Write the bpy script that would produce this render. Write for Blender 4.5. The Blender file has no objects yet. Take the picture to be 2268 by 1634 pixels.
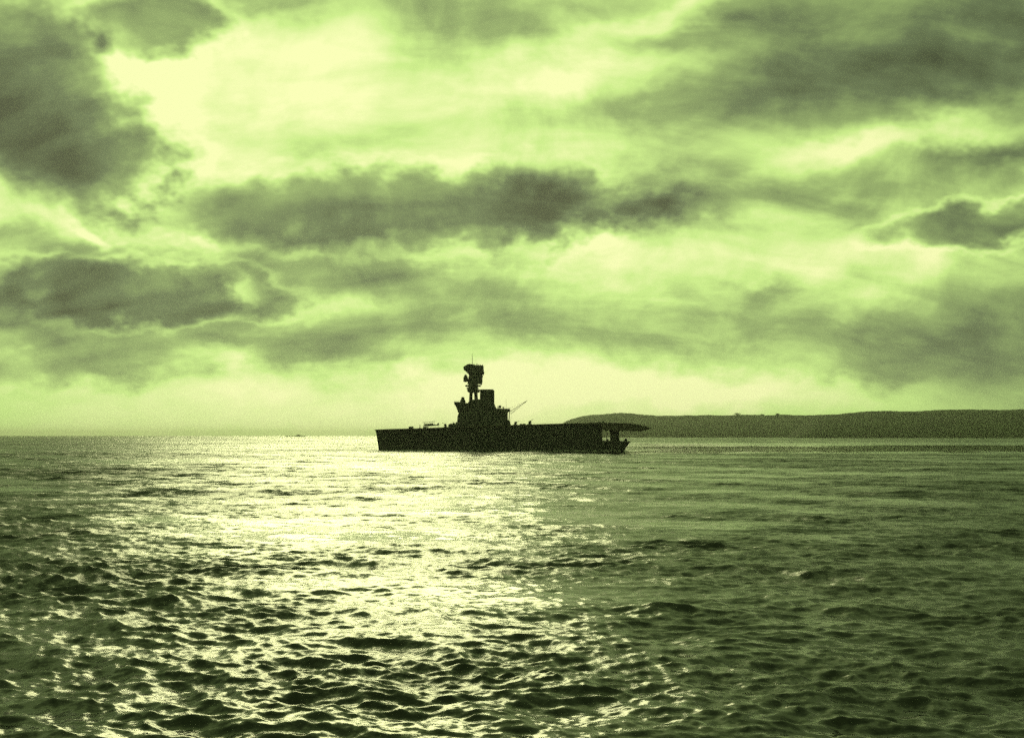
import bpy, bmesh, math, random
import numpy as np
from mathutils import Vector, Matrix

random.seed(7)
SC = bpy.context.scene
COL = SC.collection
R = math.radians

# ------------------------------------------------------------------ camera
F = 2432.0                      # focal length in photograph pixels (2268 wide)
HORIZON = 964.0
CAM_H = 10.0
PITCH = math.atan((HORIZON - 817.0) / F)
cam_d = bpy.data.cameras.new('camera')
cam_d.sensor_width = 36.0
cam_d.lens = 36.0 * F / 2268.0
cam_d.clip_start = 0.5
cam_d.clip_end = 200000.0
cam = bpy.data.objects.new('camera', cam_d)
COL.objects.link(cam)
cam.location = (0, 0, CAM_H)
cam.rotation_euler = (math.pi / 2 + PITCH, 0, 0)
SC.camera = cam


def ray(px, py):
    """world direction through a photograph pixel"""
    x = (px - 1134.0) / F
    z = -(py - 817.0) / F
    c, s = math.cos(PITCH), math.sin(PITCH)
    return Vector((x, c - z * s, s + z * c))


def azel(px, py):
    d = ray(px, py).normalized()
    return math.atan2(d.x, d.y), math.asin(d.z)


# ------------------------------------------------------------------ sun and sky
SUN_AZ, SUN_EL = azel(770, 210)[0], R(17.5)
TONE = (1.0, 1.0, 0.56)          # the print's yellow-green toning, carried by the light

world = bpy.data.worlds.new('World')
SC.world = world
world.use_nodes = True
WT = world.node_tree
WT.nodes.clear()
world.cycles.sampling_method = 'NONE'


class NB:
    """tiny node-expression builder"""
    def __init__(self, tree):
        self.t = tree

    def n(self, kind, **kw):
        nd = self.t.nodes.new(kind)
        for k, v in kw.items():
            setattr(nd, k, v)
        return nd

    def put(self, sock, v):
        if hasattr(v, 'is_output'):
            self.t.links.new(v, sock)
        else:
            sock.default_value = v

    def m(self, op, a, b=None, c=None, clamp=False):
        nd = self.n('ShaderNodeMath', operation=op, use_clamp=clamp)
        self.put(nd.inputs[0], a)
        if b is not None:
            self.put(nd.inputs[1], b)
        if c is not None:
            self.put(nd.inputs[2], c)
        return nd.outputs[0]

    def add(self, a, b): return self.m('ADD', a, b)
    def sub(self, a, b): return self.m('SUBTRACT', a, b)
    def mul(self, a, b): return self.m('MULTIPLY', a, b)
    def mad(self, a, b, c): return self.m('MULTIPLY_ADD', a, b, c)

    def vm(self, op, a, b=None, scale=None):
        nd = self.n('ShaderNodeVectorMath', operation=op)
        self.put(nd.inputs[0], a)
        if b is not None:
            self.put(nd.inputs[1], b)
        if scale is not None:
            self.put(nd.inputs['Scale'], scale)
        return nd.outputs[0]

    def xyz(self, x, y, z):
        nd = self.n('ShaderNodeCombineXYZ')
        for s, v in zip(nd.inputs, (x, y, z)):
            self.put(s, v)
        return nd.outputs[0]

    def sep(self, v):
        nd = self.n('ShaderNodeSeparateXYZ')
        self.put(nd.inputs[0], v)
        return nd.outputs

    def noise(self, vec, scale, detail=4, rough=0.55, dist=0.0, color=False, flat=False):
        nd = self.n('ShaderNodeTexNoise', noise_dimensions='2D' if flat else '3D')
        self.put(nd.inputs['Vector'], vec)
        nd.inputs['Scale'].default_value = scale
        nd.inputs['Detail'].default_value = detail
        nd.inputs['Roughness'].default_value = rough
        nd.inputs['Distortion'].default_value = dist
        return nd.outputs['Color'] if color else nd.outputs[0]

    def ramp(self, fac, stops):
        nd = self.n('ShaderNodeValToRGB')
        self.put(nd.inputs[0], fac)
        el = nd.color_ramp.elements
        while len(el) < len(stops):
            el.new(0.5)
        for e, (p, c) in zip(el, stops):
            e.position = p
            e.color = (*c, 1.0)
        return nd.outputs[0]

    def smooth(self, x, lo, hi):
        nd = self.n('ShaderNodeMapRange', interpolation_type='SMOOTHSTEP')
        self.put(nd.inputs[0], x)
        nd.inputs[1].default_value = lo
        nd.inputs[2].default_value = hi
        return nd.outputs[0]


def lin(c):
    return tuple(((v / 255.0) / 12.92 if v / 255.0 <= 0.04045 else ((v / 255.0 + 0.055) / 1.055) ** 2.4) for v in c)


def build_world():
    b = NB(WT)
    tc = b.n('ShaderNodeTexCoord')
    d = tc.outputs['Generated']
    dx, dy, dz = b.sep(d)
    az = b.m('ARCTAN2', dx, dy)
    el = b.m('ARCSINE', dz)
    # cloud-deck coordinates: direction projected onto a high, gently curved layer
    inv = b.m('DIVIDE', 1.0, b.add(b.m('MAXIMUM', dz, 0.0), 0.62))
    p = b.xyz(b.mul(dx, inv), b.mul(dy, inv), 0.0)
    # warp of the sky coordinates by turbulence
    w1 = b.noise(p, 5.6, 2, 0.55, color=True, flat=True)
    w2 = b.noise(p, 20.0, 3, 0.6, color=True, flat=True)
    w2x = b.sep(w2)[0]
    warp = b.vm('ADD', b.vm('MULTIPLY', b.vm('SUBTRACT', w1, (0.5, 0.5, 0.5)), (0.085, 0.050, 0.0)),
                b.vm('MULTIPLY', b.vm('SUBTRACT', w2, (0.5, 0.5, 0.5)), (0.034, 0.028, 0.0)))
    W = b.vm('ADD', b.xyz(az, el, 1.0), warp)
    # the glow of the veiled sun behind the cloud
    sd = (math.sin(SUN_AZ) * math.cos(SUN_EL), math.cos(SUN_AZ) * math.cos(SUN_EL), math.sin(SUN_EL))
    dot = b.n('ShaderNodeVectorMath', operation='DOT_PRODUCT')
    WT.links.new(d, dot.inputs[0])
    dot.inputs[1].default_value = sd
    cosg = b.m('MAXIMUM', dot.outputs['Value'], 0.0)
    glow = b.mul(b.m('POWER', cosg, 7.0), 0.27)
    T = b.add(SKY_BASE, glow)

    def gauss(cx, cy, sx, sy, rot, amp, hard=False):
        """one cloud bank or gap: place given by the photograph pixel that looks at it, size in pixels"""
        a0, e0 = azel(cx, cy)
        sx, sy = sx / F, sy / F
        c, s = math.cos(R(rot)), math.sin(R(rot))
        ur = b.n('ShaderNodeVectorMath', operation='DOT_PRODUCT')
        vr = b.n('ShaderNodeVectorMath', operation='DOT_PRODUCT')
        for nd_, k in ((ur, (c / sx, s / sx)), (vr, (-s / sy, c / sy))):
            WT.links.new(W, nd_.inputs[0])
            nd_.inputs[1].default_value = (k[0], k[1], -(k[0] * a0 + k[1] * e0))
        ur, vr = ur.outputs['Value'], vr.outputs['Value']
        q = b.mad(vr, vr, b.mul(ur, ur))
        if hard:
            q = b.mad(w2x, 1.3, b.add(q, -0.65))
            base = b.mad(b.smooth(q, 0.35, 1.5), -amp, b.add(T, amp))
            # thin bright lining where the light behind passes the edge
            e = b.mad(q, 2.4, -4.0)
            return b.mad(b.m('POWER', math.exp(-1), b.mul(e, e)), 0.11, base)
        return b.mad(b.m('POWER', math.exp(-1), q), amp, T)

    for args in BLOBS:
        T = gauss(*args)
    # broken texture of the deck, everywhere
    n1 = b.noise(p, 7.0, 6, 0.58, 0.30, flat=True)
    stretch = b.vm('MULTIPLY', p, (0.6, 1.9, 1.0))
    n3 = b.noise(b.vm('ADD', stretch, (3.1, 1.7, 0.0)), 11.0, 4, 0.55, 0.3, flat=True)
    tex = b.add(b.mul(b.sub(n1, 0.5), 0.72), b.mul(b.sub(n3, 0.5), 0.42))
    # less contrast in the thin air low over the horizon
    lowfade = b.mad(b.smooth(el, 0.005, 0.10), 0.75, 0.25)
    T = b.add(T, b.mul(tex, lowfade))
    T = b.m('MULTIPLY_ADD', T, 1.08, -0.02, clamp=True)
    col = b.ramp(T, [(0.0, lin((56, 66, 44))), (0.25, lin((98, 115, 77))), (0.5, lin((148, 174, 104))),
                     (0.74, lin((202, 237, 136))), (1.0, lin((250, 255, 184)))])
    # clear sky seen thinly through the veil, toned like the print
    sky = b.n('ShaderNodeTexSky', sky_type='NISHITA')
    sky.sun_disc = False
    sky.sun_elevation = SUN_EL
    sky.sun_rotation = SUN_AZ
    bw = b.n('ShaderNodeRGBToBW')
    WT.links.new(sky.outputs[0], bw.inputs[0])
    lum = b.m('MINIMUM', bw.outputs[0], 12.0)
    clear = b.vm('SCALE', TONE, scale=b.mul(lum, 0.9))
    cloud = b.vm('SCALE', col, scale=10.0)
    mix = b.n('ShaderNodeMix', data_type='RGBA')
    mix.inputs[0].default_value = 0.06
    WT.links.new(cloud, mix.inputs[6])
    WT.links.new(clear, mix.inputs[7])
    bg = b.n('ShaderNodeBackground')
    bg.inputs[1].default_value = 0.1
    WT.links.new(mix.outputs[2], bg.inputs[0])
    out = b.n('ShaderNodeOutputWorld')
    WT.links.new(bg.outputs[0], out.inputs[0])


SKY_BASE = 0.425
BLOBS = [
    # cx, cy, sx, sy, rot, amp, hard       bright openings
    (780, 150, 480, 130, 0, 0.22),
    (430, 290, 260, 110, -10, 0.14),
    (330, 190, 120, 60, -40, 0.14),
    (1350, 160, 330, 60, 8, 0.30),
    (1080, 330, 420, 45, 3, 0.12),
    (1480, 25, 190, 26, 12, 0.30),
    (1960, 320, 330, 36, 9, 0.36),
    (1300, 560, 260, 60, 10, 0.18),
    (1700, 570, 420, 85, 0, 0.28),
    (1900, 680, 160, 45, 25, 0.14),
    (2240, 455, 90, 40, -10, 0.25),
    (60, 420, 130, 40, -15, 0.25),
    (60, 560, 110, 50, 15, 0.20),
    (210, 500, 70, 14, -35, 0.26),
    (450, 545, 40, 22, -30, 0.22),
    (500, 635, 50, 20, -25, 0.24),
    (90, 660, 40, 30, 20, 0.26),
    (30, 475, 70, 34, -10, 0.22),
    (520, 640, 34, 22, -20, 0.20),
    (660, 505, 26, 16, -30, 0.18),
    (30, 800, 60, 26, 0, 0.20),
    (790, 685, 60, 22, 0, 0.16),
    (600, 880, 900, 60, 0, 0.26),
    (600, 950, 1500, 30, 0, 0.16),
    (-420, 380, 420, 330, 0, -0.20),  # dark bank added out of view, to darken what the left sea reflects
    (1600, 865, 460, 55, -3, 0.28),
    (1180, 870, 300, 80, 0, 0.18),
    (60, 800, 90, 25, 0, 0.10),
    # dark banks
    (110, 250, 240, 150, -30, -0.40, True),
    (130, 330, 170, 80, 0, -0.14),
    (330, 75, 150, 55, 8, -0.36, True),
    (600, 20, 160, 36, 5, -0.26),
    (100, 40, 170, 70, 0, -0.14),
    (1120, 45, 240, 65, 0, -0.30),
    (880, 462, 540, 84, 2, -0.30, True),
    (1260, 450, 470, 70, 5, -0.30),
    (1750, 190, 480, 100, 4, -0.08),
    (1560, 430, 300, 35, 4, -0.16),
    (1560, 240, 340, 55, 4, -0.20),
    (1580, 70, 160, 30, 8, -0.18),
    (2060, 190, 420, 80, -6, -0.18),
    (1850, 90, 480, 130, 0, -0.10),
    (2200, 60, 200, 80, 0, -0.16),
    (2200, 330, 120, 22, 0, -0.26),
    (2140, 500, 190, 45, 0, -0.34, True),
    (300, 650, 300, 55, 0, -0.30, True),
    (60, 690, 150, 40, 0, -0.18),
    (150, 560, 120, 30, -15, -0.18),
    (880, 630, 400, 90, -4, -0.28),
    (420, 735, 420, 55, 0, -0.20),
    (1060, 640, 120, 70, 0, -0.08),
    (140, 815, 280, 36, 0, -0.34),
    (650, 780, 330, 22, 0, -0.12),
    (1560, 740, 330, 50, 0, -0.08),
    (1700, 660, 80, 26, -15, -0.20),
    (2120, 740, 240, 70, 0, -0.15),
    (1900, 830, 180, 22, 0, -0.12),
    (2250, 840, 110, 90, 0, -0.16),
]
build_world()

sun_d = bpy.data.lights.new('sun', 'SUN')
sun_d.energy = 0.5
sun_d.angle = R(20)
sun_d.color = (1.0, 1.0, 0.5)
sun = bpy.data.objects.new('sun', sun_d)
COL.objects.link(sun)
sv = Vector((math.sin(SUN_AZ) * math.cos(SUN_EL), math.cos(SUN_AZ) * math.cos(SUN_EL), math.sin(SUN_EL)))
sun.rotation_euler = sv.to_track_quat('Z', 'Y').to_euler()
sun.location = sv * 500

SC.view_settings.view_transform = 'Standard'
SC.view_settings.look = 'None'
SC.view_settings.gamma = 1.0
SC.view_settings.exposure = 0.0
SC.view_settings.use_curve_mapping = False
SC.render.engine = 'CYCLES'
SC.cycles.use_denoising = False
SC.cycles.use_adaptive_sampling = True
SC.cycles.adaptive_threshold = 0.12
SC.cycles.adaptive_min_samples = 16
SC.cycles.volume_bounces = 0
SC.cycles.max_bounces = 5
SC.cycles.sample_clamp_indirect = 6.0


# ------------------------------------------------------------------ materials
def material(name):
    m = bpy.data.materials.new(name)
    m.use_nodes = True
    t = m.node_tree
    t.nodes.clear()
    b = NB(t)
    out = b.n('ShaderNodeOutputMaterial')
    return m, b, out


def paint(name, c1, c2, scale=0.6, rough=0.7, metal=0.0, streak=True):
    m, b, out = material(name)
    tc = b.n('ShaderNodeTexCoord').outputs['Object']
    n1 = b.noise(tc, scale, 6, 0.6)
    x, y, z = b.sep(tc)
    if streak:
        sv_ = b.xyz(b.mul(x, 1.0), b.mul(y, 1.0), b.mul(z, 0.06))
        n2 = b.noise(sv_, 1.6, 4, 0.65)
        fac = b.add(b.mul(n1, 0.5), b.mul(n2, 0.5))
    else:
        fac = n1
    col = b.ramp(fac, [(0.34, c1), (0.66, c2)])
    bs = b.n('ShaderNodeBsdfPrincipled')
    b.put(bs.inputs['Base Color'], col)
    bs.inputs['Roughness'].default_value = rough
    bs.inputs['Metallic'].default_value = metal
    bs.inputs['Specular IOR Level'].default_value = 0.25
    bump = b.n('ShaderNodeBump')
    bump.inputs['Strength'].default_value = 0.25
    bump.inputs['Distance'].default_value = 0.05
    b.put(bump.inputs['Height'], n1)
    b.put(bs.inputs['Normal'], bump.outputs[0])
    b.put(out.inputs[0], bs.outputs[0])
    return m


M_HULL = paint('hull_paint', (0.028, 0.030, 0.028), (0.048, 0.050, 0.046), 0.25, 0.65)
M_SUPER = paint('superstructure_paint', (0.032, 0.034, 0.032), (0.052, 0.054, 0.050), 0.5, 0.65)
M_DECK = paint('deck_planking', (0.05, 0.045, 0.036), (0.08, 0.07, 0.055), 0.5, 0.85, streak=False)
M_METAL = paint('dark_metal', (0.03, 0.03, 0.03), (0.055, 0.055, 0.052), 1.2, 0.5, streak=False)
M_CANVAS = paint('doped_canvas', (0.10, 0.10, 0.09), (0.16, 0.16, 0.14), 1.0, 0.8, streak=False)
M_GLASS = paint('dark_glass', (0.012, 0.012, 0.012), (0.02, 0.02, 0.02), 1.0, 0.15, streak=False)
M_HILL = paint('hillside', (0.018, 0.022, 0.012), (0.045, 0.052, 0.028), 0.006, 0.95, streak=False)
M_LEAF = paint('foliage', (0.03, 0.045, 0.02), (0.07, 0.09, 0.04), 0.5, 0.9, streak=False)
M_FOAM = paint('foam', (0.45, 0.47, 0.42), (0.75, 0.76, 0.70), 1.5, 0.6, streak=False)
M_BARK = paint('bark', (0.05, 0.04, 0.03), (0.09, 0.07, 0.05), 1.0, 0.9)


# ------------------------------------------------------------------ sea
def build_sea():
    rng = np.random.default_rng(11)
    front = R(36)
    a_f = np.linspace(-front, front, 860)
    a_b = np.linspace(front, 2 * math.pi - front, 70)[1:-1]
    ang = np.concatenate([a_f, a_b])
    r_near = np.linspace(1.0, 26.0, 24)[:-1]
    r_far, d_ = [], 26.0
    while d_ < 44000.0:
        r_far.append(d_)
        d_ += max(0.11, 0.27 * (d_ / 80.0) ** 0.9) if d_ < 700 else 2.1 * (d_ / 700.0) ** 2.05
    r_far.append(45000.0)
    rad = np.concatenate([r_near, r_far])
    na, nr = len(ang), len(rad)
    A, RR = np.meshgrid(ang, rad)
    X = (np.sin(A) * RR)
    Y = (np.cos(A) * RR)
    dr = np.gradient(rad)[:, None] * np.ones((1, na))
    da = np.gradient(ang)
    da[da > 0.02] = 0.09
    dt = np.abs(da)[None, :] * RR
    X32, Y32 = X.astype(np.float32), Y.astype(np.float32)

    # slow field: groups of rougher and calmer water
    def slow(scale, n, seed):
        rg = np.random.default_rng(seed)
        f = np.zeros_like(X32)
        for _ in range(n):
            k = 2 * math.pi / (scale * math.exp(rg.uniform(-0.6, 0.6)))
            th = rg.uniform(0, 2 * math.pi)
            f += np.sin(k * (math.cos(th) * X32 + math.sin(th) * Y32) + rg.uniform(0, 6.28)).astype(np.float32)
        return f / math.sqrt(n / 2)
    grp = 1.0 + 0.26 * slow(30.0, 9, 3) + 0.20 * slow(120.0, 8, 4) + 0.16 * slow(420.0, 8, 5)
    grp = np.clip(grp, 0.35, 1.7)
    # a gust has roughened the open water towards the left
    gust = 1 + 0.3 * np.clip((-X - 0.20 * Y - 6) / (0.14 * Y + 10), 0, 1)
    # a calm slick lying off the headland
    def sm(x, a, b_):
        t = np.clip((x - a) / (b_ - a), 0, 1)
        return t * t * (3 - 2 * t)
    wob = slow(260.0, 6, 9) * 40.0 + slow(50.0, 8, 12) * 22.0
    slick = sm(Y + wob, 545, 680) * (1 - sm(Y + wob * 2, 950, 1900)) * sm(X + 0.12 * Y + wob * 0.6, 130, 190)
    chop = grp * (1 - 0.985 * slick)

    N = 260
    lam = np.exp(rng.uniform(math.log(0.42), math.log(17.0), N))
    main = R(-108)                     # travel: towards the viewer, a little to the left
    th = main + rng.normal(0, 0.70, N)
    # slope density over wavelength: most of it in the 1 - 9 m chop
    s = 0.0310 * np.exp(-0.5 * ((np.log(lam) - math.log(1.05)) / 0.7) ** 2) + 0.0100 * np.exp(-0.5 * ((np.log(lam) - math.log(5.5)) / 0.5) ** 2) + 0.003
    s *= rng.uniform(0.6, 1.4, N)
    ph = rng.uniform(0, 2 * math.pi, N)
    Z = np.zeros_like(X32)
    DX = np.zeros_like(X32)
    DY = np.zeros_like(X32)
    lost = np.zeros_like(X32)
    ca, sa = np.sin(A), np.cos(A)      # radial unit vector
    for l, t, sl, p0 in zip(lam, th, s, ph):
        kx, ky = math.cos(t), math.sin(t)
        k = 2 * math.pi / l
        along = np.abs(kx * ca + ky * sa)
        cross = np.abs(kx * sa - ky * ca)
        w = np.clip(l / (2.0 * (dr * along + dt * cross)) - 0.9, 0, 1).astype(np.float32)
        lost += (1 - w * w) * np.float32(sl * sl * 0.5)
        a = np.float32(sl / k)
        phase = np.float32(k * kx) * X32 + np.float32(k * ky) * Y32 + np.float32(p0)
        aw = a * w
        Z += aw * np.sin(phase)
        c = aw * np.cos(phase) * 0.65
        DX += c * np.float32(kx)
        DY += c * np.float32(ky)
    ch = chop.astype(np.float32)
    Z *= ch
    co = np.stack([X + DX * ch, Y + DY * ch, Z], -1).reshape(-1, 3).astype(np.float32)
    # faces, closing the circle
    i = np.arange(nr - 1)[:, None]
    j = np.arange(na)[None, :]
    j2 = (j + 1) % na
    quads = np.stack([i * na + j + 0 * j2, i * na + j2, (i + 1) * na + j2, (i + 1) * na + j], -1).reshape(-1, 4)
    me = bpy.data.meshes.new('sea')
    nv, nf = len(co), len(quads)
    me.vertices.add(nv)
    me.vertices.foreach_set('co', co.ravel())
    me.loops.add(nf * 4)
    me.loops.foreach_set('vertex_index', quads[:, ::-1].ravel().astype(np.int32))
    me.polygons.add(nf)
    me.polygons.foreach_set('loop_start', np.arange(0, nf * 4, 4, dtype=np.int32))
    me.polygons.foreach_set('use_smooth', np.ones(nf, dtype=bool))
    at = me.attributes.new('chop', 'FLOAT', 'POINT')
    at.data.foreach_set('value', (ch * gust).ravel().astype(np.float32))
    at = me.attributes.new('short_waves', 'FLOAT', 'POINT')
    at.data.foreach_set('value', (np.sqrt(lost) * ch * gust).ravel().astype(np.float32))
    me.update(calc_edges=True)
    me.validate()
    o = bpy.data.objects.new('sea', me)
    COL.objects.link(o)
    o['kind'] = 'structure'

    m, b, out = material('sea_water')
    tc = b.n('ShaderNodeTexCoord').outputs['Object']
    x, y, z = b.sep(tc)
    chop_a = b.n('ShaderNodeAttribute', attribute_name='chop').outputs['Fac']
    lost_a = b.n('ShaderNodeAttribute', attribute_name='short_waves').outputs['Fac']
    vm = b.xyz(b.mul(x, 0.75), y, 0.0)
    mid = b.noise(vm, 0.10, 6, 0.80, 0.25, color=True)
    fine = b.noise(b.xyz(b.mul(x, 0.7), y, 5.0), 3.2, 4, 0.65, 0.2, color=True)
    mid = b.vm('SCALE', b.vm('SUBTRACT', mid, (0.5, 0.5, 0.5)), scale=b.mul(lost_a, 10.5))
    fine = b.vm('SCALE', b.vm('SUBTRACT', fine, (0.5, 0.5, 0.5)), scale=b.mul(chop_a, 0.62))
    off = b.vm('MULTIPLY', b.vm('ADD', mid, fine), (1.0, 1.0, 0.0))
    geo = b.n('ShaderNodeNewGeometry').outputs['Normal']
    nrm = b.vm('NORMALIZE', b.vm('ADD', geo, off))
    bs = b.n('ShaderNodeBsdfPrincipled')
    bs.inputs['Base Color'].default_value = (0.010, 0.014, 0.008, 1)
    bs.inputs['IOR'].default_value = 1.333
    bs.distribution = 'GGX'
    b.put(bs.inputs['Roughness'], b.m('MULTIPLY_ADD', b.m('SQRT', lost_a), 0.56, b.mad(chop_a, 0.04, 0.006), clamp=True))
    b.put(bs.inputs['Normal'], nrm)
    b.put(out.inputs[0], bs.outputs[0])
    me.materials.append(m)
    return o


build_sea()


# ------------------------------------------------------------------ mesh helpers
def link(name, bm, mat, parent=None, smooth=False, bevel=0.0):
    me = bpy.data.meshes.new(name)
    if bevel:
        bmesh.ops.bevel(bm, geom=[e for e in bm.edges], offset=bevel, segments=1, affect='EDGES', clamp_overlap=True)
    bmesh.ops.recalc_face_normals(bm, faces=bm.faces)
    bm.to_mesh(me)
    bm.free()
    if smooth:
        for p_ in me.polygons:
            p_.use_smooth = True
    me.materials.append(mat)
    o = bpy.data.objects.new(name, me)
    COL.objects.link(o)
    if parent:
        o.parent = parent
    return o


def empty(name, loc=(0, 0, 0), rz=0.0):
    o = bpy.data.objects.new(name, None)
    o.location = loc
    o.rotation_euler = (0, 0, rz)
    COL.objects.link(o)
    return o


def tag(o, label, cat, group=None):
    o['label'] = label
    o['category'] = cat
    if group:
        o['group'] = group
    return o


def bx(bm, x0, x1, y0, y1, z0, z1):
    vs = [bm.verts.new((x, y, z)) for x in (x0, x1) for y in (y0, y1) for z in (z0, z1)]
    for f in ((0, 1, 3, 2), (4, 6, 7, 5), (0, 4, 5, 1), (2, 3, 7, 6), (0, 2, 6, 4), (1, 5, 7, 3)):
        bm.faces.new([vs[k] for k in f])


def tube(bm, a, c, r0, r1=None, n=10):
    r1 = r0 if r1 is None else r1
    a, c = Vector(a), Vector(c)
    d = (c - a).normalized()
    q = d.to_track_quat('Z', 'Y')
    rings = []
    for p_, r_ in ((a, r0), (c, r1)):
        rings.append([bm.verts.new(p_ + q @ Vector((math.cos(2 * math.pi * k / n) * r_, math.sin(2 * math.pi * k / n) * r_, 0))) for k in range(n)])
    for k in range(n):
        bm.faces.new([rings[0][k], rings[0][(k + 1) % n], rings[1][(k + 1) % n], rings[1][k]])
    bm.faces.new(rings[0][::-1])
    bm.faces.new(rings[1])


def prism(bm, pts, y0, y1):
    """outline in x, z extruded across the ship"""
    a = [bm.verts.new((x, y0, z)) for x, z in pts]
    c = [bm.verts.new((x, y1, z)) for x, z in pts]
    n = len(pts)
    bm.faces.new(a)
    bm.faces.new(c[::-1])
    for k in range(n):
        bm.faces.new([a[k], c[k], c[(k + 1) % n], a[(k + 1) % n]])


def lathe(bm, prof, cx, cy, n=20, ex=1.0, ey=1.0):
    rings = []
    for r_, z in prof:
        rings.append([bm.verts.new((cx + math.cos(2 * math.pi * k / n) * r_ * ex, cy + math.sin(2 * math.pi * k / n) * r_ * ey, z)) for k in range(n)])
    for i in range(len(rings) - 1):
        for k in range(n):
            bm.faces.new([rings[i][k], rings[i][(k + 1) % n], rings[i + 1][(k + 1) % n], rings[i + 1][k]])
    bm.faces.new(rings[0][::-1])
    bm.faces.new(rings[-1])


def new():
    return bmesh.new()


# ------------------------------------------------------------------ the carrier
YAW = R(-5)
SHIP = Vector((-0.4, 729.0, 0.0))
ship = empty('aircraft_carrier', SHIP, YAW)
tag(ship, 'dark aircraft carrier in silhouette with tall tripod mast, funnel and overhanging flight deck', 'ship')
SM = Matrix.Translation(SHIP) @ Matrix.Rotation(YAW, 4, 'Z')
SMI = SM.inverted()


def L(px, py, y=0.0):
    """ship-local (x, z) of a photograph pixel on the lengthwise plane at local y"""
    o = SMI @ Vector((0, 0, CAM_H))
    d = SMI.to_3x3() @ ray(px, py)
    t = (y - o.y) / d.y
    p_ = o + d * t
    return p_.x, p_.z


def LL(pts, y):
    return [L(px, py, y) for px, py in pts]


def interp(pts, x):
    if x <= pts[0][0]:
        return pts[0][1]
    for (xa, va), (xb, vb) in zip(pts, pts[1:]):
        if x <= xb:
            t = (x - xa) / (xb - xa)
            return va + (vb - va) * t
    return pts[-1][1]


PORT = -10.0
deck_line = LL([(832, 951), (870, 949.5), (930, 948.3), (975, 946.5), (1012, 945), (1080, 943), (1140, 941), (1200, 939), (1290, 936.5), (1340, 936), (1380, 937), (1405, 938.5), (1422, 941.5), (1434, 945), (1440, 947)], PORT)
deck_line[0] = (L(832, 951, 0)[0], deck_line[0][1])
deck_line[-1] = (L(1441, 947, 0)[0], deck_line[-1][1])
XB = deck_line[0][0]
XE = deck_line[-1][0]
X_AFT = L(1334, 960, PORT)[0]          # end of the plated side, start of the open quarterdeck
X_STERN = L(1400, 978, 0)[0]
Z_Q = L(1370, 975.5, PORT)[1]


def zdeck(x):
    return interp(deck_line, x)


def hull_half(x, u):
    """half breadth at station x, u = 0 waterline .. 1 deck"""
    t = (x - XB) / (X_STERN - XB)
    wl = 10.6 * (1 - max(0.0, 1 - t / 0.42) ** 2.1) * (1 - 0.62 * max(0.0, (t - 0.72) / 0.28) ** 2)
    dk = 12.4 * (1 - max(0.0, 1 - (t + 0.012) / 0.34) ** 2.6) * (1 - 0.28 * max(0.0, (t - 0.72) / 0.28) ** 2)
    k = u ** 1.5
    return max(0.12, wl * (1 - k) + dk * k)


def stem_shift(x, u):
    # raked, slightly hollow stem: lower edge lies aft of the deck edge
    t = max(0.0, 1 - (x - XB) / 14.0)
    return t * 2.2 * max(0.0, 1 - u) ** 0.8


bm = new()
ns, nu = 64, 8
grid = {}
XS = [XB + (X_AFT - XB) * (k / (ns - 1)) ** 1.25 for k in range(ns)]
for side in (-1, 1):
    for i_, x in enumerate(XS):
        for k in range(nu + 1):
            u = k / nu
            z = -2.5 + (zdeck(x) - 0.55 + 2.5) * u
            uu = max(0.0, z / max(1.0, zdeck(x)))
            grid[side, i_, k] = bm.verts.new((x + stem_shift(x, uu), side * hull_half(x, uu), z))
    for i_ in range(ns - 1):
        for k in range(nu):
            bm.faces.new([grid[side, i_, k], grid[side, i_ + 1, k], grid[side, i_ + 1, k + 1], grid[side, i_, k + 1]])
for i_ in range(ns - 1):
    bm.faces.new([grid[-1, i_, nu], grid[-1, i_ + 1, nu], grid[1, i_ + 1, nu], grid[1, i_, nu]])
for k in range(nu):
    bm.faces.new([grid[-1, 0, k], grid[-1, 0, k + 1], grid[1, 0, k + 1], grid[1, 0, k]])
    bm.faces.new([grid[-1, ns - 1, k], grid[1, ns - 1, k], grid[1, ns - 1, k + 1], grid[-1, ns - 1, k + 1]])
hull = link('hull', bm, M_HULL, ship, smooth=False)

# quarterdeck part of the hull with its counter stern
bm = new()
xs = [X_AFT - 0.02 + (X_STERN - X_AFT) * k / 14 for k in range(15)]
zq = lambda x: Z_Q - 0.6 * (x - X_AFT) / (X_STERN - X_AFT)
g2 = {}
for side in (-1, 1):
    for i_, x in enumerate(xs):
        t = i_ / 14
        for k in range(6):
            u = k / 5
            z = -2.5 + (zq(x) + 2.5) * u
            back = -max(0.0, t - 0.72) / 0.28 * 5.2 * max(0.0, 1 - max(0.0, z) / Z_Q) ** 0.8
            hb = hull_half(x, max(0, z) / 16.0) * (1 - max(0.0, (t - 0.55) / 0.45) ** 2.4 * 0.86)
            g2[side, i_, k] = bm.verts.new((x + back, side * hb, z))
    for i_ in range(14):
        for k in range(5):
            bm.faces.new([g2[side, i_, k], g2[side, i_ + 1, k], g2[side, i_ + 1, k + 1], g2[side, i_, k + 1]])
for i_ in range(14):
    bm.faces.new([g2[-1, i_, 5], g2[-1, i_ + 1, 5], g2[1, i_ + 1, 5], g2[1, i_, 5]])
for k in range(5):
    bm.faces.new([g2[-1, 14, k], g2[1, 14, k], g2[1, 14, k + 1], g2[-1, 14, k + 1]])
link('stern_hull', bm, M_HULL, ship)

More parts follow.
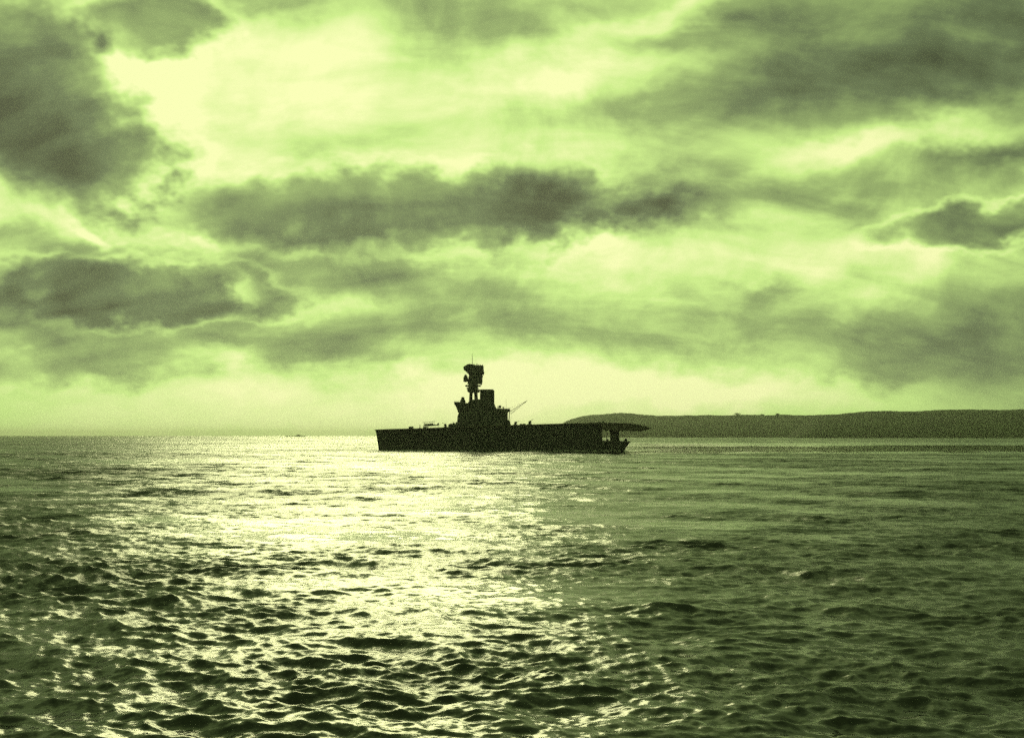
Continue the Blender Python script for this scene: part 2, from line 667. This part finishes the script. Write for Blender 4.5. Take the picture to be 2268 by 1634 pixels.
# flight deck: planked slab with a deep girder at the overhang
bm = new()
bottom = LL([(1330, 952), (1380, 954), (1424, 954.5), (1436, 951), (1440, 948.5)], PORT)
nd = 90
ring = {}
for i_ in range(nd):
    x = XB - 0.25 + (XE - XB + 0.25) * i_ / (nd - 1)
    t = (x - XB) / (XE - XB)
    hb = 13.2 * (1 - max(0.0, 1 - (t + 0.02) / 0.30) ** 2.6)
    hb *= 1 - 0.45 * max(0.0, (t - 0.86) / 0.14) ** 2.2
    zt = zdeck(x)
    zb = zt - 0.62
    if x > X_AFT - 0.5:
        zb = min(zb, interp(bottom, x))
    if i_ == nd - 1:
        zb = zt - 0.4
    for side in (-1, 1):
        ring[i_, side, 0] = bm.verts.new((x, side * hb, zb))
        ring[i_, side, 1] = bm.verts.new((x, side * hb, zt))
for i_ in range(nd - 1):
    a = [ring[i_, -1, 0], ring[i_, -1, 1], ring[i_, 1, 1], ring[i_, 1, 0]]
    c = [ring[i_ + 1, -1, 0], ring[i_ + 1, -1, 1], ring[i_ + 1, 1, 1], ring[i_ + 1, 1, 0]]
    for k in range(4):
        bm.faces.new([a[k], a[(k + 1) % 4], c[(k + 1) % 4], c[k]])
    if i_ == 0:
        bm.faces.new(a[::-1])
    if i_ == nd - 2:
        bm.faces.new(c)
deck = link('flight_deck', bm, M_DECK, ship)

# deck-edge gallery rail with its stanchions, on the near side
for k in range(34):
    x = XB + 12 + k * 4.6
    if x > XE - 14:
        break
    t = (x - XB) / (XE - XB)
    hb = 13.2 * (1 - max(0.0, 1 - (t + 0.02) / 0.30) ** 2.6) * (1 - 0.45 * max(0.0, (t - 0.86) / 0.14) ** 2.2)
    bm = new()
    tube(bm, (x, -hb + 0.1, zdeck(x) - 0.5), (x, -hb - 1.1, zdeck(x) - 0.9), 0.06, n=6)
    tube(bm, (x, -hb - 1.1, zdeck(x) - 0.9), (x, -hb - 1.15, zdeck(x) + 0.05), 0.05, n=6)
    link('safety_net_bracket', bm, M_METAL, deck)

# portholes along the side
for k in range(46):
    x = XB + 14 + k * 2.75
    if x > X_AFT - 3:
        break
    z = 8.2 + 0.012 * (x - XB)
    uu = z / zdeck(x)
    y = -hull_half(x, uu)
    bm = new()
    tube(bm, (x + stem_shift(x, uu), y + 0.2, z), (x + stem_shift(x, uu), y - 0.07, z), 0.26, n=10)
    link('porthole', bm, M_GLASS, hull)
# broadside guns in sponsons
for x in (-44.0, -6.0, 30.0):
    uu = 8.5 / zdeck(x)
    y = -hull_half(x, 11.0 / zdeck(x))
    bm = new()
    lathe(bm, [(2.0, 10.0), (2.6, 10.7), (2.6, 11.9), (0.5, 12.2)], x, y + 1.2, 14)
    g = link('gun_sponson', bm, M_HULL, hull)
    bm = new()
    tube(bm, (x, y - 0.6, 11.3), (x - 3.6, y - 4.4, 11.9), 0.16, 0.1, 8)
    link('gun_barrel', bm, M_METAL, g)
# anchor
bm = new()
xa = XB + 7.0
ya = -hull_half(xa, 0.55) - 0.15
tube(bm, (xa + 1.2, ya, 8.2), (xa + 1.2, ya - 0.1, 6.0), 0.16, n=8)
tube(bm, (xa + 0.3, ya - 0.1, 6.5), (xa + 1.2, ya - 0.12, 5.9), 0.14, 0.2, 8)
tube(bm, (xa + 2.1, ya - 0.1, 6.5), (xa + 1.2, ya - 0.12, 5.9), 0.14, 0.2, 8)
link('anchor', bm, M_METAL, hull)

# structure under the aft overhang
x0, z0 = L(1351, 975, PORT)
x1, _ = L(1371, 975, PORT)
bm = new()
prism(bm, [(x0, Z_Q - 0.8), (x1 + 0.8, Z_Q - 0.8), (x1, Z_Q + 2.5), (x1 + 0.4, zdeck(x1) - 3.0), (x0 - 1.0, zdeck(x0) - 3.0), (x0 + 0.3, Z_Q + 4.5)], -5.5, 5.5)
link('aft_deckhouse', bm, M_SUPER, ship)
for px in (1343.5,):
    for y in (-8.4, 8.4):
        bm = new()
        xx, _ = L(px, 960, PORT)
        tube(bm, (xx, y, Z_Q - 0.5), (xx - 0.4, y, zdeck(xx) - 3.2), 0.16, 0.16, 8)
        link('deck_pillar', bm, M_METAL, ship)
for px, py, y, w in ((1345.5, 971.5, -5, 0.9), (1354, 973, -8.6, 0.7)):
    xx, zz = L(px, py, y)
    bm = new()
    lathe(bm, [(0.7 * w, Z_Q - 0.4), (0.45 * w, Z_Q + 0.5), (0.75 * w, zz)], xx, y, 12)
    link('capstan', bm, M_METAL, ship)
xx, zz = L(1386, 969.5, 0)
bm = new()
lathe(bm, [(1.0, Z_Q - 0.7), (0.9, Z_Q + 0.5), (0.3, Z_Q + 1.4)], xx, 0, 12)
tube(bm, (xx, 0, Z_Q + 0.9), (xx + 1.4, -0.3, zz + 0.6), 0.14, 0.1, 8)
link('stern_gun', bm, M_METAL, ship)
for k in range(9):
    x = X_AFT + 3 + k * 2.2
    if x > X_STERN - 0.8:
        break
    bm = new()
    hb = hull_half(x, 0.35) * (1 - max(0.0, ((x - X_AFT) / (X_STERN - X_AFT) - 0.55) / 0.45) ** 2.4 * 0.86) - 0.15
    tube(bm, (x, -hb, Z_Q - 0.7), (x, -hb, Z_Q + 0.75), 0.05, n=6)
    link('rail_stanchion', bm, M_METAL, ship)

# broken wash along the waterline on the near side
rw = random.Random(21)
bm = new()
for k in range(260):
    t = rw.random()
    x = XB + 3 + (X_STERN - XB - 6) * t
    w_, h_ = rw.uniform(0.3, 1.6), rw.uniform(0.12, 0.42) * (1.7 if t < 0.22 else 1.0)
    y = -hull_half(x, 0.0) - rw.uniform(0.0, 1.6)
    n_ = 7
    top = bm.verts.new((x, y, h_))
    rim = [bm.verts.new((x + math.cos(2 * math.pi * q / n_) * w_ * rw.uniform(0.7, 1.2), y + math.sin(2 * math.pi * q / n_) * 0.5, -0.25)) for q in range(n_)]
    for q in range(n_):
        bm.faces.new([top, rim[q], rim[(q + 1) % n_]])
wash = link('wash_foam', bm, M_FOAM, None, smooth=True)
wash.matrix_world = SM
wash['kind'] = 'stuff'
tag(wash, 'broken pale wash along the waterline of the carrier', 'foam')

# ---- island, on the far (starboard) side
IY = 8.6
Y0, Y1 = IY - 2.6, IY + 2.9
ISL = lambda pts: LL(pts, Y0)
zfoot = zdeck(L(1070, 943, Y0)[0]) - 0.4


def part(name, pts, y0, y1, mat=M_SUPER, parent=None, bevel=0.08):
    bm_ = new()
    prism(bm_, LL(pts, (y0 + y1) / 2 if False else y0), y0, y1)
    return link(name, bm_, mat, parent or island, bevel=bevel)


bm = new()
prism(bm, ISL([(1014, 948), (1012.5, 935), (1013, 922), (1017, 912), (1024, 905), (1098, 904), (1124, 908), (1122.5, 918), (1123, 930), (1127, 939), (1128, 947)]), Y0, Y1)
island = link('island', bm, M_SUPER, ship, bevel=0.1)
part('navigating_bridge', [(1014.5, 914), (1012.5, 907), (1009.5, 899), (1006, 895.5), (1006, 892), (1034, 892), (1036, 906), (1024, 906)], Y0 - 1.3, Y1 + 1.2)
part('bridge_screen', [(1005.4, 892.2), (1005.8, 889.6), (1019, 890.2), (1019, 892.2)], Y0 - 1.25, Y1 + 1.15)
for k in range(5):
    bm = new()
    xa, za = L(1010.5 + k * 4.4, 897.5, Y0 - 1.3)
    bx(bm, xa - 0.45, xa + 0.45, Y0 - 1.36, Y0 - 1.2, za - 0.5, za + 0.4)
    link('bridge_window', bm, M_GLASS, island)
# director on the bridge roof
bm = new()
xa, za = L(1025, 891.5, IY)
lathe(bm, [(1.75, za - 0.4), (1.9, za + 0.6), (1.7, za + 1.6), (1.15, za + 2.3), (1.1, za + 3.3), (0.6, za + 3.8)], xa, IY, 14)
link('gun_director', bm, M_METAL, island, smooth=False)
bm = new()
tube(bm, (xa, IY - 2.2, za + 1.2), (xa, IY + 2.2, za + 1.2), 0.28, n=8)
link('rangefinder', bm, M_METAL, island)
# upper house that carries mast and funnel
part('upper_house', [(1033, 908), (1037, 890), (1046, 885), (1062, 884), (1092, 889), (1094.5, 896), (1098.5, 906)], Y0 + 0.5, Y1 - 0.5)
part('lower_ledge', [(1010, 949), (1004, 944), (1004, 941.5), (1016, 939), (1016, 949)], Y0 - 1.0, Y1)

for px, py in [(1007 + 2.6 * k, 889.6) for k in range(5)] + [(1099 + 3.1 * k, 905) for k in range(9)]:
    bm = new()
    xa, za = L(px, py, Y0 - 1.0)
    tube(bm, (xa, Y0 - 1.0, za - 0.3), (xa, Y0 - 1.0, za + 1.05), 0.06, n=6)
    link('rail_stanchion', bm, M_METAL, island)
# funnel
fx0, fz0 = L(1063.3, 862.5, IY)
fx1, _ = L(1093, 862.5, IY)
_, fzb = L(1078, 897, IY)
fc, fr = (fx0 + fx1) / 2, (fx1 - fx0) / 2
bm = new()
lathe(bm, [(1.05, fzb - 1.0), (1.03, fzb + 2), (1.0, fz0 - 0.5), (1.0, fz0), (0.9, fz0), (0.88, fz0 - 1.2)], 0, 0, 28, fr, 2.5)
for v in bm.verts:
    v.co.x += fc
    v.co.y += IY
funnel = link('funnel', bm, M_SUPER, ship, smooth=False)
bm = new()
lathe(bm, [(1.012, fz0 - 1.5), (1.035, fz0 - 1.4), (1.035, fz0 - 1.1), (1.012, fz0 - 1.0)], 0, 0, 28, fr, 2.5)
for v in bm.verts:
    v.co.x += fc
    v.co.y += IY
link('funnel_band', bm, M_SUPER, funnel)
for yy in (-1.7, 1.5):
    bm = new()
    tube(bm, (fx1 + 0.25, IY + yy, fzb), (fx1 + 0.25, IY + yy, fz0 - 0.6), 0.2, n=8)
    link('steam_pipe', bm, M_METAL, funnel)
bm = new()
xa, za = L(1058, 864, IY)
bx(bm, xa - 0.4, fx0 + 0.6, IY - 0.9, IY + 0.9, za - 0.35, za + 0.45)
link('funnel_catwalk', bm, M_METAL, funnel)

# tripod mast and fighting top
mast = empty('mast', (0, 0, 0))
mast.parent = ship
def leg(pa, ya, pb, yb, r0, r1):
    bm_ = new()
    xa_, za_ = L(*pa, ya)
    xb_, zb_ = L(*pb, yb)
    tube(bm_, (xa_, ya, za_), (xb_, yb, zb_), r0, r1, 14)
    link('leg', bm_, M_SUPER, mast, smooth=True)
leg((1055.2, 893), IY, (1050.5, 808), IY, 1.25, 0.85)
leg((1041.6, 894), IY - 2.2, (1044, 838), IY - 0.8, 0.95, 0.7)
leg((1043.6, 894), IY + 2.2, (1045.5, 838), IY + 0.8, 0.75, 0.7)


def plat(name, x0_, x1_, y0_, y1_, hy, mat=M_SUPER, bev=0.06):
    """platform on the mast: pixel box, half width across the ship"""
    bm_ = new()
    xa_, zt = L(x0_, y0_, IY)
    xb_, zb_ = L(x1_, y1_, IY)
    bx(bm_, xa_, xb_, IY - hy, IY + hy, zb_, zt)
    return link(name, bm_, mat, mast, bevel=bev)


plat('mast_platform', 1034.5, 1059, 858.5, 861.5, 2.3)
bm = new()
prism(bm, LL([(1036.5, 861), (1034.5, 863), (1035.5, 867), (1040, 870), (1060, 869), (1062, 866), (1058, 862)], IY - 1.4), IY - 1.4, IY + 1.4)
link('mast_bracket', bm, M_SUPER, mast)
plat('control_cabin', 1038, 1058, 846, 860, 1.5)
plat('mast_platform', 1031.5, 1064, 853, 856, 2.6)
plat('mast_platform', 1036, 1064.5, 848.5, 850.5, 2.4)
bm = new()
prism(bm, LL([(1038, 849), (1035, 845), (1037, 838), (1039, 832), (1038, 826), (1066, 826), (1068, 832), (1066.5, 838), (1067, 845.5), (1064, 848.5)], IY - 2.3), IY - 2.3, IY + 2.3)
link('spotting_top', bm, M_SUPER, mast, bevel=0.1)
bm = new()
prism(bm, LL([(1033, 823), (1027, 819.5), (1026, 812), (1031, 810.5), (1034, 806.5), (1046, 806), (1047.5, 808.3), (1069, 809), (1069.3, 823), (1071, 824), (1070, 826), (1068, 828), (1036, 828)], IY - 3.0), IY - 3.0, IY + 3.0)
link('control_top', bm, M_SUPER, mast, bevel=0.12)
# searchlight hung out on the forward side
bm = new()
xa, za = L(1031.3, 838, IY)
lathe(bm, [(0.6, za - 2.4), (1.5, za - 1.9), (1.55, za + 0.4), (1.1, za + 1.6), (0.4, za + 2.7)], xa, IY, 14)
link('searchlight', bm, M_METAL, mast)
bm = new()
bx(bm, xa - 1.3, xa + 3.2, IY - 0.9, IY + 0.9, za - 2.2, za - 1.7)
link('searchlight_bracket', bm, M_SUPER, mast)
for px, py in ((1056.5, 804.5), (1060, 807), (1064, 807), (1068.3, 807.3), (1039, 805), (1067, 846), (1070.5, 826), (1030, 809), (1050, 806), (1037, 846), (1033, 852), (1065.5, 849)):
    bm = new()
    xa, za = L(px, py, IY - 1)
    lathe(bm, [(0.32, za - 1.4), (0.36, za - 0.6), (0.2, za)], xa, IY - 1, 8)
    link('sighting_fitting', bm, M_METAL, mast)
bm = new()
xa, zb_ = L(1046.3, 808, IY)
xa2, zt = L(1045.8, 782, IY)
tube(bm, (xa, IY, zb_), (xa2, IY, zt), 0.17, 0.09, 8)
link('topmast', bm, M_METAL, mast)
bm = new()
xa, za = L(1046, 795, IY)
tube(bm, (xa, IY - 2.6, za), (xa, IY + 2.6, za), 0.06, n=6)
link('yard', bm, M_METAL, mast)
for k in range(6):
    bm = new()
    xa, za = L(1044 + 0.0 * k, 870 + k * 3.6, IY)
    xb_, _ = L(1055, 870, IY)
    tube(bm, (xa, IY - 1.6, za), (xb_, IY, za + (0.6 if k % 2 else -0.6)), 0.05, n=6)
    link('mast_brace', bm, M_METAL, mast)

# after end of the island
part('after_platform', [(1096, 904.5), (1128, 905), (1128, 909), (1126, 912), (1096, 911)], Y0 - 0.9, Y1 + 0.7)
for px, py, r_ in ((1107.3, 897.5, 0.85), (1114.5, 901, 0.65), (1103, 900, 0.35)):
    bm = new()
    xa, za = L(px, py, IY)
    _, zf = L(px, 905, IY)
    lathe(bm, [(0.35, zf - 0.3), (0.3, zf + 0.5), (r_, zf + 0.7), (r_, za - 0.2), (r_ * 0.7, za)], xa, IY, 12)
    link('searchlight', bm, M_METAL, island)
for px, pt in ((1121, 884), (1102.5, 896), (1126.5, 902)):
    bm = new()
    xa, zt = L(px, pt, IY)
    _, zf = L(px, 905.5, IY)
    tube(bm, (xa, IY, zf - 0.3), (xa, IY, zt), 0.09, 0.05, 6)
    link('signal_pole', bm, M_METAL, island)
part('boat_store', [(1120, 947), (1122, 931), (1127, 930.5), (1129, 938), (1131, 946)], Y0 - 0.4, Y1)

# crane
crane = empty('crane', (0, 0, 0))
crane.parent = ship
xa, za = L(1130.5, 914, IY)
xb_, zt = L(1168, 887, IY)
a, c = Vector((xa, IY, za)), Vector((xb_, IY, zt))
bm = new()
tube(bm, (xa - 1.2, IY, zfoot), (xa - 0.6, IY, za + 0.6), 0.32, 0.24, 10)
link('crane_post', bm, M_METAL, crane)
up = Vector((-(c - a).z, 0, (c - a).x)).normalized()
for s_ in (0.45, -0.35):
    bm = new()
    tube(bm, a + up * s_ * 2.2, c, 0.15, 0.11, 6)
    link('jib_chord', bm, M_METAL, crane)
for k in range(12):
    bm = new()
    t0, t1 = k / 12, (k + 0.9) / 12
    s0, s1 = (0.45, -0.35) if k % 2 else (-0.35, 0.45)
    tube(bm, a.lerp(c, t0) + up * s0 * 2.2 * (1 - t0), a.lerp(c, t1) + up * s1 * 2.2 * (1 - t1), 0.08, n=6)
    link('jib_lacing', bm, M_METAL, crane)
bm = new()
xg, zg = L(1126, 904, IY)
tube(bm, (xg, IY, zg), a.lerp(c, 0.55) + up * 0.25, 0.045, n=6)
tube(bm, (xg, IY, zg), a.lerp(c, 0.95), 0.045, n=6)
link('crane_cable', bm, M_METAL, crane)
bm = new()
tube(bm, a.lerp(c, 0.08), Vector((xa - 0.4, IY, zfoot + 0.4)), 0.06, n=6)
link('crane_stay', bm, M_METAL, crane)

# ---- things standing on the flight deck (each its own thing)
def on_deck(px, y):
    x, _ = L(px, 945, y)
    return x, zdeck(x)


def place(o, px, y, rz=0.0):
    x, z = on_deck(px, y)
    o.matrix_world = SM @ Matrix.Translation((x, y, z)) @ Matrix.Rotation(rz, 4, 'Z')
    return o


def make_locker(label, px, y, w, h, d, lumps):
    o = empty('deck_locker')
    tag(o, label, 'locker')
    bm_ = new()
    bx(bm_, -w / 2, w / 2, -d / 2, d / 2, 0.0, h)
    link('body', bm_, M_SUPER, o, bevel=0.06)
    bm_ = new()
    bx(bm_, -w / 2 - 0.08, w / 2 + 0.08, -d / 2 - 0.08, d / 2 + 0.08, h, h + 0.14)
    link('lid', bm_, M_SUPER, o, bevel=0.04)
    for x_, r_, hh in lumps:
        bm_ = new()
        lathe(bm_, [(r_, h + 0.13), (r_, h + 0.2 + hh * 0.5), (r_ * 0.55, h + hh)], x_, 0, 10)
        link('ventilator', bm_, M_METAL, o)
    place(o, px, y)
    return o


make_locker('low dark locker alone on the forward deck nearest the bow', 910.5, -6, 3.0, 1.05, 2.0, [(-0.7, 0.4, 0.45), (0.8, 0.45, 0.4)])
make_locker('small dark locker on the after deck above the open stern', 1336, 4, 1.6, 0.8, 1.4, [(0.2, 0.3, 0.6), (-0.5, 0.25, 0.35)])
make_locker('tiny dark locker just forward of the after deck locker', 1326.5, 4, 1.1, 0.5, 1.0, [(0.1, 0.25, 0.3)])
make_locker('broad stepped locker close against the front of the island', 1008, 3, 3.6, 2.0, 2.6, [(0.9, 0.6, 1.4), (-0.6, 0.55, 0.9), (-1.4, 0.25, 1.6)])
make_locker('dark locker between forward deck gun and island', 998, 2, 2.8, 1.5, 2.0, [(0.3, 0.8, 1.1), (-0.9, 0.35, 0.7)])

# post
o = empty('signal_post')
tag(o, 'thin upright post on the forward deck ahead of the biplane', 'post')
bm = new()
tube(bm, (0, 0, 0), (0, 0, 2.5), 0.28, 0.16, 10)
link('pole', bm, M_METAL, o)
bm = new()
lathe(bm, [(0.5, 0), (0.45, 0.3), (0.25, 0.42)], 0, 0, 10)
link('foot', bm, M_METAL, o)
place(o, 930, -6)


def make_gun(label, px, y, rz, size=1.0, elev=35):
    o_ = empty('deck_gun')
    tag(o_, label, 'gun', 'deck guns along the flight deck')
    bm_ = new()
    lathe(bm_, [(1.3, 0), (1.2, 0.35), (0.7, 0.5), (0.6, 1.1)], 0, 0, 14)
    link('mounting', bm_, M_METAL, o_)
    bm_ = new()
    prism(bm_, [(-0.5, 0.9), (0.9, 0.9), (1.0, 1.7), (0.5, 2.2), (-0.4, 2.0)], -0.55, 0.55)
    link('cradle', bm_, M_METAL, o_, bevel=0.08)
    bm_ = new()
    e = R(elev)
    tube(bm_, (-0.7, 0, 1.45 - 0.7 * math.tan(e) * 0.5), (2.6 * math.cos(e), 0, 1.5 + 2.6 * math.sin(e)), 0.2, 0.1, 10)
    link('barrel', bm_, M_METAL, o_)
    place(o_, px, y, rz)
    o_.matrix_world = o_.matrix_world @ Matrix.Scale(size, 4)
    return o_


make_gun('dark deck gun on the forward deck just behind the biplane', 987, -3, R(195), 1.1, 30)
make_gun('dark deck gun on the after deck right behind the island crane', 1141.5, -3, R(10), 1.1, 22)
make_gun('dark deck gun farther aft with its barrel raised towards the stern', 1173, -3, R(8), 1.2, 38)
make_locker('low wide locker between the two after deck guns', 1158, -2, 4.0, 0.5, 1.6, [(-1.2, 0.3, 0.35), (1.0, 0.3, 0.3)])


def biplane():
    o_ = empty('biplane')
    tag(o_, 'parked biplane with thin upper wing on the forward flight deck', 'aeroplane')
    bm_ = new()
    prof = [(-4.6, 0.28, 1.75), (-4.2, 0.62, 1.75), (-2.0, 0.72, 1.8), (0.2, 0.66, 1.85), (3.0, 0.36, 1.75), (5.3, 0.12, 1.7)]
    rings = []
    for x, r_, zc in prof:
        rings.append([bm_.verts.new((x, math.cos(2 * math.pi * k / 12) * r_ * 0.85, zc + math.sin(2 * math.pi * k / 12) * r_)) for k in range(12)])
    for i2 in range(len(rings) - 1):
        for k in range(12):
            bm_.faces.new([rings[i2][k], rings[i2][(k + 1) % 12], rings[i2 + 1][(k + 1) % 12], rings[i2 + 1][k]])
    bm_.faces.new(rings[0][::-1])
    bm_.faces.new(rings[-1])
    fus = link('fuselage', bm_, M_CANVAS, o_, smooth=True)
    for nm, z, span, x_ in (('upper_wing', 3.55, 6.6, -2.6), ('lower_wing', 1.35, 6.0, -2.2)):
        bm_ = new()
        n_ = 9
        pr = [(0, 0), (0.25, 0.11), (0.9, 0.13), (1.75, 0.0), (0.9, -0.04)]
        rows = []
        for k in range(n_):
            yy = -span + 2 * span * k / (n_ - 1)
            sc_ = 1.0 if 0 < k < n_ - 1 else 0.72
            rows.append([bm_.verts.new((x_ + 0.9 + (px_ - 0.9) * sc_, yy, z + pz_ + abs(yy) * 0.03)) for px_, pz_ in pr])
        for k in range(n_ - 1):
            for q in range(5):
                bm_.faces.new([rows[k][q], rows[k][(q + 1) % 5], rows[k + 1][(q + 1) % 5], rows[k + 1][q]])
        bm_.faces.new(rows[0][::-1])
        bm_.faces.new(rows[-1])
        link(nm, bm_, M_CANVAS, o_)
    for yy in (-4.8, -2.0, 2.0, 4.8):
        for xx_ in (-2.2, -1.2):
            bm_ = new()
            tube(bm_, (xx_ + 0.2, yy, 1.4 + abs(yy) * 0.03), (xx_, yy, 3.56 + abs(yy) * 0.03), 0.05, n=6)
            link('wing_strut', bm_, M_METAL, o_)
    for yy in (-0.95, 0.95):
        bm_ = new()
        tube(bm_, (-3.0, yy - 0.1, 0.45), (-3.0, yy + 0.1, 0.45), 0.45, n=16)
        link('wheel', bm_, M_METAL, o_)
        bm_ = new()
        tube(bm_, (-3.0, yy, 0.45), (-2.9, yy * 0.5, 1.35), 0.06, n=6)
        link('undercarriage_strut', bm_, M_METAL, o_)
    bm_ = new()
    prism(bm_, [(3.9, 1.75), (5.4, 1.7), (5.6, 2.4), (5.2, 3.1), (4.7, 3.0)], -0.05, 0.05)
    link('fin', bm_, M_CANVAS, o_)
    bm_ = new()
    bx(bm_, 4.2, 5.4, -2.0, 2.0, 1.75, 1.83)
    link('tailplane', bm_, M_CANVAS, o_)
    bm_ = new()
    bx(bm_, -4.78, -4.66, -0.12, 0.12, 0.35, 3.15)
    pr_ = link('propeller', bm_, M_BARK, o_)
    bm_ = new()
    tube(bm_, (-4.9, 0, 1.75), (-4.6, 0, 1.75), 0.05, 0.22, 10)
    link('spinner', bm_, M_METAL, pr_)
    bm_ = new()
    tube(bm_, (5.0, 0, 1.6), (5.2, 0, 0.0), 0.06, n=6)
    link('tail_skid', bm_, M_METAL, o_)
    bm_ = new()
    bx(bm_, -0.6, 1.2, -0.35, 0.35, 2.3, 2.75)
    link('cockpit', bm_, M_METAL, fus, bevel=0.1)
    return o_


pl = biplane()
place(pl, 955, -2, R(42))
pl.matrix_world = pl.matrix_world @ Matrix.Scale(1.12, 4)
# a handler's trolley and chocks gear by the nose
make_locker('small low gear trolley beside the biplane nose', 941, -5, 2.2, 0.7, 1.0, [(-0.9, 0.16, 1.1), (-0.2, 0.14, 0.9), (0.6, 0.16, 1.2)])

# ------------------------------------------------------------------ far-off ship on the horizon
fd = 9000.0
r0 = ray(656, 961)
fs = empty('distant_ship', (r0.x / r0.y * fd, fd, 0.0))
tag(fs, 'tiny grey far-off ship on the bright horizon left of the carrier', 'ship')
bm = new()
prism(bm, [(-88, 6), (-84, -2), (80, -2), (84, 5), (30, 4.5), (-40, 5)], -9, 9)
link('hull', bm, M_HULL, fs)
bm = new()
prism(bm, [(0, 4), (4, 14), (36, 14), (44, 4)], -6, 6)
link('superstructure', bm, M_SUPER, fs)
bm = new()
lathe(bm, [(4, 13), (3.6, 20)], 18, 0, 12)
link('funnel', bm, M_SUPER, fs)
for x, h in ((-40, 22), (50, 18)):
    bm = new()
    tube(bm, (x, 0, 4), (x, 0, h), 0.7, 0.4, 8)
    link('mast', bm, M_METAL, fs)


# ------------------------------------------------------------------ headland
def hill(name, profile, dist, depth, seed, rough):
    rg = np.random.default_rng(seed)
    pxs = np.linspace(profile[0][0], profile[-1][0], 220)
    nd_ = 46
    comps = [(math.exp(rg.uniform(math.log(25), math.log(500))), rg.uniform(0, 6.28), rg.uniform(0, 6.28)) for _ in range(60)]
    bm_ = new()
    rows = []
    for px in pxs:
        yy = interp(profile, px)
        rt = ray(px, yy)
        base = rt.x / rt.y
        row = []
        for k in range(nd_):
            t = k / (nd_ - 1)
            d_ = dist + depth * (t ** 1.3) * 2.0
            hr = (rt.z / rt.y) * (dist + 1.306 * depth) + CAM_H
            if t < 0.72:
                s_ = t / 0.72
                shape = (s_ ** 0.62) * (0.93 + 0.07 * s_)
            else:
                s_ = (t - 0.72) / 0.28
                shape = 1 - 0.25 * s_ * s_
            x_ = base * d_
            nz = sum(math.sin(2 * math.pi / l_ * (math.cos(a_) * x_ + math.sin(a_) * d_) + p_) * l_ ** 0.8 for l_, a_, p_ in comps) / 60 * rough
            z_ = -4 + (hr + 4) * shape + nz * min(1, t * 5) * 0.4
            row.append(bm_.verts.new((x_, d_, z_ + rg.uniform(-1.3, 1.3) * min(1, t * 3))))
        rows.append(row)
    for a_, c_ in zip(rows, rows[1:]):
        for k in range(nd_ - 1):
            bm_.faces.new([a_[k], c_[k], c_[k + 1], a_[k + 1]])
    o_ = link(name, bm_, M_HILL, None, smooth=True)
    o_['kind'] = 'structure'
    return o_


far_prof = [(1195, 966), (1238, 945), (1252, 933), (1266, 928), (1290, 920), (1310, 917.5), (1345, 916), (1380, 915), (1405, 917), (1425, 919), (1470, 920.3), (1560, 919.5), (1640, 918.8), (1700, 919), (1800, 919), (1900, 918), (2100, 920), (2500, 925)]
near_prof = [(1745, 968), (1775, 940), (1800, 925), (1830, 918.5), (1860, 916), (1895, 913.5), (1930, 911.2), (2000, 909.5), (2100, 908), (2200, 905.5), (2268, 904.5), (2500, 900), (2900, 905)]
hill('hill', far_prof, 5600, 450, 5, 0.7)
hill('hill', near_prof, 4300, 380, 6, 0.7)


def ridge_tree(px, w, h, label, seed):
    rg = random.Random(seed)
    d_ = 5600 + 1.306 * 450
    rt = ray(px, interp(far_prof, px))
    o_ = empty('ridge_tree', (rt.x / rt.y * d_, d_, rt.z / rt.y * d_ + CAM_H - 4.5))
    tag(o_, label, 'tree', 'trees on the headland ridge')
    bm_ = new()
    tube(bm_, (0, 0, -3), (0.4, 0, h * 0.6), 0.9, 0.4, 8)
    link('trunk', bm_, M_BARK, o_)
    bm_ = new()
    for _ in range(420):
        u, v, w_ = rg.gauss(0, 0.36), rg.gauss(0, 0.36), rg.gauss(0, 0.30)
        c_ = Vector((u * w, v * w * 0.7, h * 0.62 + w_ * h * 0.75))
        s_ = rg.uniform(0.7, 1.7)
        q_ = Vector((rg.gauss(0, 1), rg.gauss(0, 1), rg.gauss(0, 1))).normalized().to_track_quat('Z', 'Y')
        bm_.faces.new([bm_.verts.new(c_ + q_ @ Vector(p_) * s_) for p_ in ((-1, -0.6, 0), (1, -0.6, 0.2), (0.8, 0.7, 0), (-0.8, 0.6, 0.2))])
    link('crown', bm_, M_LEAF, o_)


ridge_tree(1633, 22, 15, 'largest dark tree clump on the ridge right of the ship', 1)
ridge_tree(1688, 16, 8, 'lowest of the three tree clumps on the ridge, in the middle', 2)
ridge_tree(1722, 15, 12, 'rightmost of the three tree clumps on the ridge', 3)

# ------------------------------------------------------------------ haze
bm = new()
bx(bm, -46000, 46000, -46000, 46000, -8, 170)
m, b, out = material('sea_haze')
pv = b.n('ShaderNodeVolumePrincipled')
pv.inputs['Color'].default_value = (0.92, 0.96, 0.80, 1)
pv.inputs['Density'].default_value = 4.0e-5
pv.inputs['Anisotropy'].default_value = 0.7
b.put(out.inputs[1], pv.outputs[0])
hz = link('haze', bm, m)
hz['kind'] = 'stuff'
